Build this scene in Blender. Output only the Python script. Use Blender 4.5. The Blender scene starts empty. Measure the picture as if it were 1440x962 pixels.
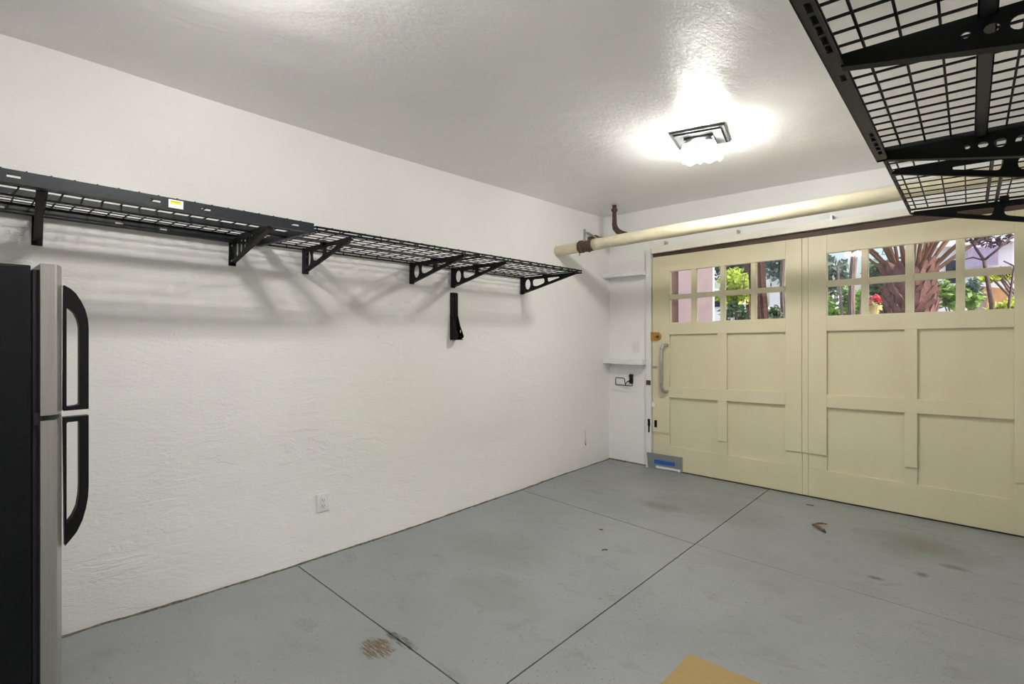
import bpy, bmesh, math, random
from math import pi, sin, cos, radians
from mathutils import Vector, Matrix, noise

scene = bpy.context.scene
col = scene.collection

# ------------------------------------------------------------------ camera
cd = bpy.data.cameras.new('camera')
cam = bpy.data.objects.new('camera', cd)
col.objects.link(cam)
cam.location = (2.986, 0.0, 1.32)
cam.rotation_euler = (pi / 2, 0, radians(42.75))
cd.sensor_width = 36.0
cd.lens = 36.0 * 741.0 / 1440.0
cd.shift_y = -14.0 / 1440.0
cd.clip_start = 0.02
scene.camera = cam

# ------------------------------------------------------------------ sky, sun, exposure
world = bpy.data.worlds.new('sky')
scene.world = world
world.use_nodes = True
wn = world.node_tree.nodes
wl = world.node_tree.links
sky = wn.new('ShaderNodeTexSky')
sky.sky_type = 'NISHITA'
sky.sun_disc = False
sky.sun_elevation = radians(48)
sky.sun_rotation = radians(95)
sky.air_density = 1.0
sky.dust_density = 6.0
bg = wn['Background']
bg.inputs['Strength'].default_value = 0.5
wl.new(sky.outputs['Color'], bg.inputs['Color'])

sd = bpy.data.lights.new('sun', 'SUN')
sd.energy = 5.0
sd.angle = radians(1.0)
sd.color = (1.0, 0.95, 0.86)
sun = bpy.data.objects.new('sun', sd)
col.objects.link(sun)
sun.rotation_euler = (radians(6), radians(42), 0)   # high, from the right of the garage

scene.view_settings.view_transform = 'Standard'
scene.view_settings.look = 'None'
scene.view_settings.gamma = 1.0
scene.view_settings.use_curve_mapping = False
scene.view_settings.exposure = 0.0
BULB = 750.0

# ------------------------------------------------------------------ helpers
ORG = {}


class MB:
    def __init__(self):
        self.v = []
        self.f = []

    def add(self, vs, fs):
        o = len(self.v)
        self.v += [tuple(p) for p in vs]
        self.f += [tuple(i + o for i in f) for f in fs]
        return self

    def box(self, x0, y0, z0, x1, y1, z1, fn=None):
        vs = [(x0, y0, z0), (x1, y0, z0), (x1, y1, z0), (x0, y1, z0), (x0, y0, z1), (x1, y0, z1), (x1, y1, z1), (x0, y1, z1)]
        if fn:
            vs = [fn(*p) for p in vs]
        return self.add(vs, [(0, 3, 2, 1), (4, 5, 6, 7), (0, 1, 5, 4), (1, 2, 6, 5), (2, 3, 7, 6), (3, 0, 4, 7)])

    def tube(self, pts, r, n=8, cap=True, phase=0.0):
        pts = [Vector(p) for p in pts]
        m = len(pts)
        rs = r if isinstance(r, (list, tuple)) else [r] * m
        up = None
        vs = []
        for i, p in enumerate(pts):
            if i == 0:
                t = pts[1] - p
            elif i == m - 1:
                t = p - pts[i - 1]
            else:
                t = (pts[i + 1] - p).normalized() + (p - pts[i - 1]).normalized()
            t.normalize()
            if up is None:
                a = Vector((0, 0, 1)) if abs(t.z) < 0.9 else Vector((1, 0, 0))
                up = (a - t * a.dot(t)).normalized()
            else:
                up = (up - t * up.dot(t)).normalized()
            sd_ = t.cross(up)
            for k in range(n):
                a = 2 * pi * k / n + phase
                vs.append(p + (up * cos(a) + sd_ * sin(a)) * rs[i])
        fs = []
        for i in range(m - 1):
            for k in range(n):
                k2 = (k + 1) % n
                fs.append((i * n + k, i * n + k2, (i + 1) * n + k2, (i + 1) * n + k))
        if cap:
            fs.append(tuple(range(n - 1, -1, -1)))
            fs.append(tuple((m - 1) * n + k for k in range(n)))
        return self.add(vs, fs)

    def bar(self, a, b, w):
        return self.tube([a, b], w * 0.7071, 4, True, pi / 4)

    def lathe(self, prof, c, n=20, axis='z', wave=None):
        vs = []
        for (r, h) in prof:
            for k in range(n):
                a = 2 * pi * k / n
                rr, hh = r, h
                if wave:
                    rr, hh = wave(r, h, a)
                if axis == 'z':
                    vs.append((c[0] + rr * cos(a), c[1] + rr * sin(a), c[2] + hh))
                elif axis == 'y':
                    vs.append((c[0] + rr * cos(a), c[1] + hh, c[2] + rr * sin(a)))
                else:
                    vs.append((c[0] + hh, c[1] + rr * cos(a), c[2] + rr * sin(a)))
        fs = []
        for i in range(len(prof) - 1):
            for k in range(n):
                k2 = (k + 1) % n
                fs.append((i * n + k, i * n + k2, (i + 1) * n + k2, (i + 1) * n + k))
        return self.add(vs, fs)

    def prism(self, poly, fn0, fn1):
        """side walls and end caps between two maps of the same polygon"""
        n = len(poly)
        vs = [fn0(*p) for p in poly] + [fn1(*p) for p in poly]
        fs = [tuple(range(n - 1, -1, -1)), tuple(range(n, 2 * n))]
        fs += [(i, (i + 1) % n, n + (i + 1) % n, n + i) for i in range(n)]
        return self.add(vs, fs)

    def plate(self, outline, holes, th, fn):
        """flat plate with holes; fn(u, v, w) gives the place"""
        cu = bpy.data.curves.new('plate', 'CURVE')
        cu.dimensions = '2D'
        cu.fill_mode = 'BOTH'
        cu.extrude = th / 2
        for poly in [outline] + list(holes):
            s = cu.splines.new('POLY')
            s.points.add(len(poly) - 1)
            for i, p in enumerate(poly):
                s.points[i].co = (p[0], p[1], 0, 1)
            s.use_cyclic_u = True
        ob = bpy.data.objects.new('plate', cu)
        col.objects.link(ob)
        dg = bpy.context.evaluated_depsgraph_get()
        me = bpy.data.meshes.new_from_object(ob.evaluated_get(dg))
        self.add([fn(*v.co) for v in me.vertices], [tuple(p.vertices) for p in me.polygons])
        bpy.data.objects.remove(ob)
        bpy.data.curves.remove(cu)
        bpy.data.meshes.remove(me)
        return self

    def mesh(self, name, mat, org=(0, 0, 0), smooth=False, bevel=0.0, recalc=True):
        me = bpy.data.meshes.new(name)
        me.from_pydata([(p[0] - org[0], p[1] - org[1], p[2] - org[2]) for p in self.v], [], self.f)
        bm = bmesh.new()
        bm.from_mesh(me)
        if bevel or recalc:
            bmesh.ops.remove_doubles(bm, verts=bm.verts, dist=1e-6)
        if bevel:
            bmesh.ops.bevel(bm, geom=list(bm.edges), offset=bevel, segments=2, profile=0.7, affect='EDGES', clamp_overlap=True)
        if recalc:
            bmesh.ops.recalc_face_normals(bm, faces=bm.faces)
        bm.to_mesh(me)
        bm.free()
        if smooth:
            me.shade_smooth()
        me.materials.append(mat)
        return me

    def build(self, name, mat, parent=None, smooth=False, bevel=0.0, org=None, recalc=True):
        if parent is not None:
            org = ORG[parent.name]
        elif org is None:
            org = (0, 0, 0)
        o = bpy.data.objects.new(name, self.mesh(name, mat, org, smooth, bevel, recalc))
        col.objects.link(o)
        if parent is not None:
            o.parent = parent
        else:
            o.location = org
        ORG[o.name] = org
        return o


def tag(o, label=None, cat=None, group=None, kind=None):
    if label:
        o['label'] = label
    if cat:
        o['category'] = cat
    if group:
        o['group'] = group
    if kind:
        o['kind'] = kind
    return o


def thing(name, label, cat, loc=(0, 0, 0), group=None, kind=None):
    o = bpy.data.objects.new(name, None)
    o.empty_display_size = 0.1
    col.objects.link(o)
    o.location = loc
    ORG[o.name] = tuple(loc)
    return tag(o, label, cat, group, kind)


def copy_tree(o, parent=None):
    c = o.copy()
    col.objects.link(c)
    if parent is not None:
        c.parent = parent
    ORG[c.name] = ORG[o.name]
    for ch in list(o.children):
        copy_tree(ch, c)
    return c


def circle(cx, cy, rx, ry, n=14):
    return [(cx + rx * cos(2 * pi * k / n), cy + ry * sin(2 * pi * k / n)) for k in range(n)]


def lerp_table(t, x):
    if x <= t[0][0]:
        return t[0][1]
    for (a, b), (c, d) in zip(t, t[1:]):
        if x <= c:
            s = (x - a) / (c - a)
            s = s * s * (3 - 2 * s)
            return b + (d - b) * s
    return t[-1][1]


# ------------------------------------------------------------------ materials
class NT:
    def __init__(self, name):
        self.m = bpy.data.materials.new(name)
        self.m.use_nodes = True
        self.n = self.m.node_tree.nodes
        self.l = self.m.node_tree.links
        self.b = self.n['Principled BSDF']

    def link(self, a, b):
        self.l.new(a, b)

    def pos(self, scale=(1, 1, 1), loc=(0, 0, 0)):
        g = self.n.new('ShaderNodeNewGeometry')
        mp = self.n.new('ShaderNodeMapping')
        mp.inputs['Scale'].default_value = scale
        mp.inputs['Location'].default_value = loc
        self.link(g.outputs['Position'], mp.inputs['Vector'])
        return mp.outputs['Vector']

    def noise(self, vec, scale, detail=4, rough=0.6, dist=0.0):
        t = self.n.new('ShaderNodeTexNoise')
        t.inputs['Scale'].default_value = scale
        t.inputs['Detail'].default_value = detail
        t.inputs['Roughness'].default_value = rough
        t.inputs['Distortion'].default_value = dist
        self.link(vec, t.inputs['Vector'])
        return t.outputs['Fac']

    def ramp(self, fac, p0, p1, c0=(0, 0, 0, 1), c1=(1, 1, 1, 1)):
        r = self.n.new('ShaderNodeValToRGB')
        r.color_ramp.elements[0].position = p0
        r.color_ramp.elements[1].position = p1
        r.color_ramp.elements[0].color = c0
        r.color_ramp.elements[1].color = c1
        self.link(fac, r.inputs['Fac'])
        return r.outputs['Color']

    def math(self, op, a, b=None, clamp=False):
        m = self.n.new('ShaderNodeMath')
        m.operation = op
        m.use_clamp = clamp
        for i, x in enumerate((a, b)):
            if x is None:
                continue
            if isinstance(x, (int, float)):
                m.inputs[i].default_value = x
            else:
                self.link(x, m.inputs[i])
        return m.outputs[0]

    def mix(self, fac, a, b):
        m = self.n.new('ShaderNodeMix')
        m.data_type = 'RGBA'
        for i, x in ((0, fac), (6, a), (7, b)):
            if isinstance(x, (int, float)):
                m.inputs[i].default_value = x
            elif isinstance(x, tuple):
                m.inputs[i].default_value = x if len(x) == 4 else (*x, 1)
            else:
                self.link(x, m.inputs[i])
        return m.outputs[2]

    def blob(self, c, r, soft=0.35, wob=0.0, wscale=20):
        """0..1 mask of a stain of its own shape lying at c with radii r"""
        g = self.n.new('ShaderNodeNewGeometry')
        s = self.n.new('ShaderNodeVectorMath')
        s.operation = 'SUBTRACT'
        s.inputs[1].default_value = c
        self.link(g.outputs['Position'], s.inputs[0])
        d = self.n.new('ShaderNodeVectorMath')
        d.operation = 'DIVIDE'
        d.inputs[1].default_value = r
        self.link(s.outputs[0], d.inputs[0])
        ln = self.n.new('ShaderNodeVectorMath')
        ln.operation = 'LENGTH'
        self.link(d.outputs[0], ln.inputs[0])
        v = ln.outputs['Value']
        if wob:
            nz = self.noise(self.pos(), wscale, 4, 0.7)
            v = self.math('ADD', v, self.math('MULTIPLY', self.math('SUBTRACT', nz, 0.5), wob))
        return self.ramp(v, 1 - soft, 1.0, (1, 1, 1, 1), (0, 0, 0, 1))

    def bump(self, h, strength, dist=0.01, prev=None):
        b = self.n.new('ShaderNodeBump')
        b.inputs['Strength'].default_value = strength
        b.inputs['Distance'].default_value = dist
        self.link(h, b.inputs['Height'])
        if prev is not None:
            self.link(prev, b.inputs['Normal'])
        return b.outputs['Normal']

    def base(self, c):
        if isinstance(c, tuple):
            self.b.inputs['Base Color'].default_value = c if len(c) == 4 else (*c, 1)
        else:
            self.link(c, self.b.inputs['Base Color'])

    def setp(self, **k):
        for key, v in k.items():
            self.b.inputs[key.replace('_', ' ')].default_value = v


def simple(name, c, rough=0.5, metal=0.0, var=0.08, scale=30, bump=0.0, bscale=200, coat=0.0, spec=0.5, stretch=(1, 1, 1)):
    t = NT(name)
    nz = t.noise(t.pos(stretch), scale, 4, 0.6)
    lo = tuple(max(0, x * (1 - var)) for x in c)
    hi = tuple(min(1, x * (1 + var)) for x in c)
    t.base(t.mix(t.ramp(nz, 0.3, 0.7), lo, hi))
    t.setp(Roughness=rough, Metallic=metal)
    t.b.inputs['Specular IOR Level'].default_value = spec
    t.b.inputs['Coat Weight'].default_value = coat
    if bump:
        t.link(t.bump(t.noise(t.pos(stretch), bscale, 3, 0.6), bump, 0.004), t.b.inputs['Normal'])
    return t.m


def plaster(name, c, stretch, rough, big=0.35, fine=0.35, patch=None, spec=0.5, ridge=0.3):
    t = NT(name)
    p = t.pos(stretch)
    base = t.mix(t.ramp(t.noise(t.pos(), 1.3, 4, 0.6), 0.3, 0.75), tuple(x * 0.955 for x in c), c)
    if patch:
        m = t.math('MULTIPLY', t.blob(*patch[0]), 0.75)
        base = t.mix(m, base, patch[1])
    t.base(base)
    t.setp(Roughness=rough)
    t.b.inputs['Specular IOR Level'].default_value = spec
    n1 = t.bump(t.noise(p, 2.6, 6, 0.55, 0.5), big, 0.06)
    rid = t.ramp(t.noise(p, 5.0, 5, 0.55, 1.6), 0.46, 0.5)
    rid2 = t.math('MULTIPLY', rid, t.ramp(t.noise(t.pos(), 2.2, 2, 0.5), 0.5, 0.62))
    n2 = t.bump(rid2, ridge, 0.006, n1)
    n3 = t.bump(t.noise(p, 60, 5, 0.7), fine, 0.006, n2)
    t.link(n3, t.b.inputs['Normal'])
    return t.m


M = {}
M['wall'] = plaster('wall_plaster', (0.862, 0.85, 0.832), (0.5, 0.5, 1.5), 0.55, 0.18, 0.45,
                    patch=(((0.0, 2.05, 0.82), (0.3, 0.55, 0.36), 0.3, 0.5, 3), (0.85, 0.84, 0.77)))
M['wall2'] = plaster('wall_plaster_far', (0.90, 0.89, 0.87), (0.8, 0.8, 1.2), 0.55, 0.10, 0.12)
M['ceiling'] = plaster('ceiling_plaster', (0.925, 0.915, 0.895), (1.0, 0.55, 1.0), 0.36, 0.26, 0.42, spec=0.5, ridge=0.06)
M['white_trim'] = simple('white_trim_paint', (0.80, 0.80, 0.79), 0.45, var=0.04, scale=12, bump=0.1, bscale=60)
M['header'] = simple('header_paint', (0.80, 0.77, 0.67), 0.45, var=0.06, scale=10, bump=0.15, bscale=50, stretch=(0.3, 1, 1))
M['brown_wood'] = simple('brown_wood', (0.075, 0.04, 0.028), 0.6, var=0.4, scale=16, bump=0.2, bscale=60, stretch=(0.2, 1, 1))
M['dark_grime'] = simple('dark_grime', (0.05, 0.047, 0.036), 0.9, var=0.5, scale=40)
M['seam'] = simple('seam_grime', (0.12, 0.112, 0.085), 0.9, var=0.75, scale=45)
M['black_steel'] = simple('black_powder_steel', (0.004, 0.0045, 0.005), 0.5, var=0.2, scale=80, spec=0.18)
M['rail_steel'] = simple('dark_rail_steel', (0.013, 0.0155, 0.019), 0.42, var=0.15, scale=60, spec=0.35)
M['fridge_black'] = simple('fridge_black', (0.0035, 0.0045, 0.005), 0.55, var=0.2, scale=40, bump=0.05, bscale=400, spec=0.2)
M['gasket'] = simple('rubber_gasket', (0.008, 0.008, 0.009), 0.5, var=0.1)
M['stainless'] = simple('brushed_stainless', (0.40, 0.39, 0.365), 0.42, metal=0.75, var=0.06, scale=26, stretch=(8, 8, 0.15))
M['handle_black'] = simple('handle_black_plastic', (0.004, 0.004, 0.0045), 0.4, var=0.1, spec=0.25)
M['white_plastic'] = simple('white_plastic', (0.80, 0.80, 0.78), 0.35, var=0.02)
M['slot_dark'] = simple('slot_dark', (0.05, 0.05, 0.05), 0.7)
M['pipe_cream'] = simple('pipe_cream_paint', (0.66, 0.605, 0.43), 0.48, var=0.12, scale=9, bump=0.5, bscale=22, stretch=(1, 2, 2))
M['rust'] = simple('rusty_iron', (0.075, 0.045, 0.03), 0.75, var=0.6, scale=60, bump=0.6, bscale=120)
M['galvanised'] = simple('galvanised_steel', (0.42, 0.43, 0.41), 0.42, metal=0.7, var=0.2, scale=30)
M['grey_plate'] = simple('grey_painted_plate', (0.22, 0.25, 0.255), 0.45, var=0.08, scale=20)
M['blue_tape'] = simple('blue_masking_tape', (0.018, 0.09, 0.42), 0.6, var=0.1)
M['brass'] = simple('aged_brass', (0.50, 0.25, 0.05), 0.45, metal=0.5, var=0.35, scale=60)
M['cardboard'] = simple('cardboard', (0.36, 0.245, 0.095), 0.8, var=0.05, scale=30, stretch=(1, 10, 1))
M['dead_leaf'] = simple('dead_leaf', (0.16, 0.10, 0.045), 0.7, var=0.4, scale=80)
M['sticker'] = simple('sticker_white', (0.80, 0.80, 0.72), 0.4, var=0.02)
M['sticker_yellow'] = simple('sticker_yellow', (0.75, 0.60, 0.02), 0.4, var=0.05)
M['ink'] = simple('ink_dark', (0.03, 0.03, 0.03), 0.5)
M['black_plastic'] = simple('black_plastic', (0.008, 0.008, 0.008), 0.4)
M['lamp_metal'] = simple('lamp_metal', (0.45, 0.44, 0.44), 0.35, metal=0.3, var=0.03)
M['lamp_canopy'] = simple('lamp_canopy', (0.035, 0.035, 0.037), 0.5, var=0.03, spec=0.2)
M['bark'] = simple('redwood_bark', (0.095, 0.043, 0.036), 0.9, var=0.5, scale=10, bump=0.8, bscale=20, stretch=(6, 6, 0.5))
M['bark_grey'] = simple('grey_bark', (0.20, 0.15, 0.14), 0.9, var=0.4, scale=12, bump=0.6, bscale=20, stretch=(4, 4, 0.6))
M['bark_dark'] = simple('dark_branch', (0.09, 0.055, 0.06), 0.9, var=0.4, scale=20)
M['palm_trunk'] = simple('palm_trunk', (0.11, 0.045, 0.038), 0.9, var=0.5, scale=14, bump=0.6, bscale=30)
M['palm_boot'] = simple('palm_leaf_base', (0.19, 0.092, 0.082), 0.85, var=0.5, scale=9)
M['frond_stalk'] = simple('frond_stalk', (0.20, 0.10, 0.055), 0.7, var=0.5, scale=3)
M['stucco_pink'] = simple('pink_stucco', (0.62, 0.46, 0.47), 0.9, var=0.06, scale=8, bump=0.3, bscale=80)
M['post_brown'] = simple('brown_post', (0.24, 0.13, 0.095), 0.8, var=0.12, scale=8)
M['asphalt'] = simple('driveway', (0.20, 0.19, 0.18), 0.9, var=0.2, scale=6)
M['car_white'] = simple('car_white', (0.80, 0.81, 0.84), 0.25, var=0.01, coat=0.5)
M['car_glass'] = simple('car_glass', (0.02, 0.03, 0.05), 0.08, var=0.05)
M['tyre'] = simple('tyre_rubber', (0.012, 0.012, 0.012), 0.8)
M['house_white'] = simple('house_white', (0.82, 0.82, 0.85), 0.8, var=0.03)
M['roof_lilac'] = simple('roof_lilac', (0.34, 0.28, 0.42), 0.8, var=0.15, scale=10)
M['terracotta'] = simple('terracotta_wall', (0.55, 0.29, 0.14), 0.85, var=0.3, scale=6)
M['petal'] = simple('red_petals', (0.75, 0.06, 0.09), 0.6, var=0.3, scale=9)
M['petal_pink'] = simple('pink_petals', (0.78, 0.33, 0.36), 0.6, var=0.2, scale=9)
M['pot'] = simple('ochre_pot', (0.55, 0.42, 0.18), 0.7, var=0.1)


def leafmat(name, c, trans=0.5):
    t = NT(name)
    nz = t.noise(t.pos(), 5, 3, 0.6)
    cc = t.mix(t.ramp(nz, 0.3, 0.7), tuple(x * 0.6 for x in c), tuple(min(1, x * 1.35) for x in c))
    t.base(cc)
    t.setp(Roughness=0.5)
    tr = t.n.new('ShaderNodeBsdfTranslucent')
    t.link(cc, tr.inputs['Color'])
    mx = t.n.new('ShaderNodeMixShader')
    mx.inputs[0].default_value = trans
    t.link(t.b.outputs[0], mx.inputs[1])
    t.link(tr.outputs[0], mx.inputs[2])
    t.link(mx.outputs[0], t.n['Material Output'].inputs['Surface'])
    return t.m


M['leaf_yellow'] = leafmat('leaf_yellow_green', (0.48, 0.58, 0.10))
M['leaf_green'] = leafmat('leaf_green', (0.19, 0.34, 0.07))
M['leaf_dark'] = leafmat('leaf_dark', (0.07, 0.13, 0.06), 0.35)
M['leaf_blue'] = leafmat('leaf_blue_green', (0.10, 0.15, 0.13), 0.35)
M['leaf_plum'] = leafmat('leaf_plum', (0.10, 0.065, 0.085), 0.35)
M['frond'] = leafmat('palm_leaflet', (0.15, 0.17, 0.06))


def door_paint():
    t = NT('cream_door_paint')
    p = t.pos((1, 1, 0.35))
    c = t.mix(t.ramp(t.noise(p, 3, 4, 0.6), 0.3, 0.7), (0.675, 0.615, 0.415), (0.72, 0.665, 0.46))
    t.base(c)
    t.setp(Roughness=0.42)
    t.link(t.bump(t.noise(p, 40, 4, 0.6), 0.12, 0.004), t.b.inputs['Normal'])
    return t.m


M['door'] = door_paint()


def floor_paint():
    t = NT('grey_floor_paint')
    a = t.noise(t.pos(), 1.1, 5, 0.62, 0.4)
    c = t.mix(t.ramp(a, 0.3, 0.72), (0.245, 0.257, 0.255), (0.315, 0.325, 0.325))
    # scuffs and worn greenish film
    sc = t.ramp(t.noise(t.pos((1, 1.6, 1)), 4.5, 7, 0.72, 0.6), 0.55, 0.72)
    c = t.mix(t.math('MULTIPLY', sc, 0.6), c, (0.17, 0.17, 0.145))
    # fine dark specks
    sp = t.ramp(t.noise(t.pos(), 70, 3, 0.6), 0.62, 0.68)
    gate = t.ramp(t.noise(t.pos(), 2.0, 3, 0.6), 0.35, 0.6)
    c = t.mix(t.math('MULTIPLY', t.math('MULTIPLY', sp, gate), 0.75), c, (0.09, 0.085, 0.07))
    wh = t.ramp(t.noise(t.pos(loc=(7, 3, 0)), 55, 2, 0.5), 0.77, 0.80)
    c = t.mix(t.math('MULTIPLY', wh, 0.6), c, (0.55, 0.56, 0.56))
    # the stains that have a place of their own
    streak = t.ramp(t.noise(t.pos((16, 120, 1)), 1.0, 6, 0.75, 0.3), 0.43, 0.52)
    for cc, r, colr, k, useS in [((1.075, 1.235, 0), (0.095, 0.07, 1), (0.13, 0.085, 0.03), 1.0, True),
                                 ((1.10, 1.335, 0), (0.11, 0.03, 1), (0.05, 0.045, 0.03), 0.8, True),
                                 ((1.11, 3.70, 0), (0.26, 0.11, 1), (0.11, 0.12, 0.055), 0.55, False),
                                 ((2.62, 4.10, 0), (0.40, 0.30, 1), (0.14, 0.14, 0.095), 0.6, False),
                                 ((2.50, 3.40, 0), (0.05, 0.03, 1), (0.06, 0.055, 0.04), 0.8, False),
                                 ((2.68, 3.62, 0), (0.035, 0.045, 1), (0.05, 0.05, 0.04), 0.7, False),
                                 ((2.80, 3.85, 0), (0.08, 0.04, 1), (0.10, 0.10, 0.05), 0.7, False),
                                 ((1.45, 3.9, 0), (0.55, 0.35, 1), (0.17, 0.165, 0.13), 0.4, False),
                                 ((0.75, 2.3, 0), (0.45, 0.3, 1), (0.19, 0.19, 0.17), 0.35, False),
                                 ((1.1, 1.9, 0), (0.35, 0.2, 1), (0.18, 0.18, 0.165), 0.4, False)]:
        m = t.blob(cc, r, 0.8 if not useS else 0.3, 0.9 if not useS else 1.1, 9 if not useS else 26)
        if useS:
            m = t.math('MULTIPLY', m, streak)
        c = t.mix(t.math('MULTIPLY', m, k), c, colr)
    t.base(c)
    t.setp(Roughness=0.5)
    t.b.inputs['Specular IOR Level'].default_value = 0.4
    n1 = t.bump(t.noise(t.pos(), 6, 5, 0.6), 0.12, 0.02)
    t.link(t.bump(t.noise(t.pos(), 130, 3, 0.7), 0.12, 0.002, n1), t.b.inputs['Normal'])
    return t.m


M['floor'] = floor_paint()


def emitter(name, c, s):
    t = NT(name)
    t.base(c)
    t.b.inputs['Emission Color'].default_value = (*c, 1)
    t.b.inputs['Emission Strength'].default_value = s
    return t.m


M['bulb'] = emitter('lit_bulb', (1.0, 0.99, 0.965), BULB)


def glass(name, clear, rough=0.0, tint=(1, 1, 1)):
    t = NT(name)
    tr = t.n.new('ShaderNodeBsdfTransparent')
    tr.inputs['Color'].default_value = (*tint, 1)
    gl = t.n.new('ShaderNodeBsdfGlossy')
    gl.inputs['Roughness'].default_value = rough
    fr = t.n.new('ShaderNodeFresnel')
    fr.inputs['IOR'].default_value = 1.5
    mx = t.n.new('ShaderNodeMixShader')
    t.link(t.math('MULTIPLY', fr.outputs[0], 1.0 - clear, True), mx.inputs[0])
    t.link(tr.outputs[0], mx.inputs[1])
    t.link(gl.outputs[0], mx.inputs[2])
    t.link(mx.outputs[0], t.n['Material Output'].inputs['Surface'])
    return t.m


M['pane'] = glass('window_glass', 0.2, 0.02, (0.94, 0.95, 0.94))


def frosted():
    t = NT('frosted_shade')
    tr = t.n.new('ShaderNodeBsdfTranslucent')
    tr.inputs['Color'].default_value = (0.95, 0.94, 0.92, 1)
    tp = t.n.new('ShaderNodeBsdfTransparent')
    tp.inputs['Color'].default_value = (0.98, 0.97, 0.95, 1)
    mx = t.n.new('ShaderNodeMixShader')
    mx.inputs[0].default_value = 0.25
    t.link(tp.outputs[0], mx.inputs[1])
    t.link(tr.outputs[0], mx.inputs[2])
    mx2 = t.n.new('ShaderNodeMixShader')
    mx2.inputs[0].default_value = 0.08
    t.link(mx.outputs[0], mx2.inputs[1])
    t.b.inputs['Roughness'].default_value = 0.15
    t.link(t.b.outputs[0], mx2.inputs[2])
    t.link(mx2.outputs[0], t.n['Material Output'].inputs['Surface'])
    return t.m


M['shade'] = frosted()

# ------------------------------------------------------------------ room shell
CEIL = 2.535
YB = 4.724
YN = -0.90
FLARE = [(-1, 0), (0.37, 0.003), (0.9, 0.04), (1.3, 0.06), (2.05, 0.07), (3.2, 0.05), (4.0, 0.014), (4.72, 0.0)]
DROP = [(-1, 0), (0.2, 0), (1.3, -0.026), (2.0, -0.038), (4.5, -0.040), (4.72, -0.012)]


def flare(y):
    return lerp_table(FLARE, y)


def grid(fn, nu, nv):
    vs = [fn(i / nu, j / nv) for j in range(nv + 1) for i in range(nu + 1)]
    fs = [(j * (nu + 1) + i, j * (nu + 1) + i + 1, (j + 1) * (nu + 1) + i + 1, (j + 1) * (nu + 1) + i) for j in range(nv) for i in range(nu)]
    return vs, fs


def wl_pt(u, v):
    y = YN + (YB + 0.02 - YN) * u
    z = -0.01 + (CEIL + 0.03) * v
    x = flare(y) * max(0.0, 1 - z / 0.45) ** 1.4
    x += 0.004 * noise.noise(Vector((0, y * 1.3, z * 2.2))) + 0.0018 * noise.noise(Vector((3, y * 6, z * 9)))
    return (x, y, z)


m = MB()
m.add(*grid(wl_pt, 150, 70))
m.box(-0.2, YN, -0.02, -0.02, YB + 0.02, CEIL + 0.08)
tag(m.build('wall_left', M['wall'], smooth=True, recalc=False), kind='structure')


def ce_pt(u, v):
    x = -0.05 + 3.52 * u
    y = YN - 0.02 + (YB + 0.06 - YN) * v
    z = CEIL + lerp_table(DROP, y) * math.exp(-max(x, 0) / 0.45)
    z += 0.005 * noise.noise(Vector((x * 1.4, y * 1.1, 5))) + 0.0022 * noise.noise(Vector((x * 5, y * 4, 9)))
    z -= 0.012 * math.exp(-(((x - 1.62) / 0.5) ** 2 + ((y - 3.15) / 0.6) ** 2))
    return (x, y, z)


m = MB()
m.add(*grid(ce_pt, 110, 160))
m.box(-0.2, YN - 0.2, CEIL + 0.05, 3.7, 5.1, CEIL + 0.2)
tag(m.build('ceiling', M['ceiling'], smooth=True, recalc=False), kind='structure')

# the far wall with the garage opening
OX0, OX1, OZ = 0.505, 3.19, 2.15
m = MB()
m.box(-0.1, YB, -0.02, OX0, YB + 0.2, CEIL + 0.05)
m.box(OX1, YB, -0.02, 3.6, YB + 0.2, CEIL + 0.05)
m.box(OX0, YB, OZ, OX1, YB + 0.2, CEIL + 0.05)
wall_far = tag(m.build('wall_far', M['wall2']), kind='structure')

XR = lambda y: 3.3115 - 0.0314 * (y - 2.079)
m = MB()
p = [(XR(YN), YN), (3.7, YN), (3.7, YB), (XR(YB), YB)]
m.prism(p, lambda x, y: (x, y, -0.02), lambda x, y: (x, y, CEIL + 0.05))
tag(m.build('wall_right', M['wall2']), kind='structure')
m = MB()
m.box(-0.2, YN - 0.15, -0.02, 3.7, YN, CEIL + 0.05)
tag(m.build('wall_near', M['wall2']), kind='structure')

# floor: dark bed below, six painted slabs with open joints
m = MB()
m.box(-0.2, YN - 0.1, -0.12, 3.7, YB + 0.25, -0.010)
floor = tag(m.build('floor', M['dark_grime']), kind='structure')
jx = lambda y: 1.629 - 0.0185 * (y - 1.437)
j1 = lambda x: 1.3635 - 0.0324 * x
j2 = lambda x: 3.286 - 0.0655 * x if x < 1.59 else 3.182 - 0.034 * (x - 1.59)
ys = [lambda x: YN + 0.004, j1, j2, lambda x: YB - 0.006]
for c in (0, 1):
    for r in range(3):
        g0, g1 = (0.0035, 0.0035) if c == 0 else (0.0016, 0.0016)
        xa = (lambda y: flare(y) + 0.017 + 0.012 * noise.noise(Vector((1, y * 7, 2))) + 0.006 * noise.noise(Vector((4, y * 23, 2)))) if c == 0 else (lambda y: jx(y) + 0.0032)
        xb = (lambda y: jx(y) - 0.0032) if c == 0 else (lambda y: XR(y) - 0.004)
        n = 60
        lo, hi = ys[r], ys[r + 1]
        xm = 0.0 if c == 0 else 1.62
        xe = 1.62 if c == 0 else 3.3
        ylo0, yhi0 = lo(xm) + g0, hi(xm) - g1
        poly = [(xa(ylo0 + (yhi0 - ylo0) * i / n), ylo0 + (yhi0 - ylo0) * i / n) for i in range(n + 1)]
        ylo1, yhi1 = lo(xe) + g0, hi(xe) - g1
        poly += [(xb(yhi1), yhi1), (xb(ylo1), ylo1)]
        m = MB()
        m.prism(poly, lambda x, y: (x, y, -0.012), lambda x, y: (x, y, 0.0))
        m.build('slab', M['floor'], floor)

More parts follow.
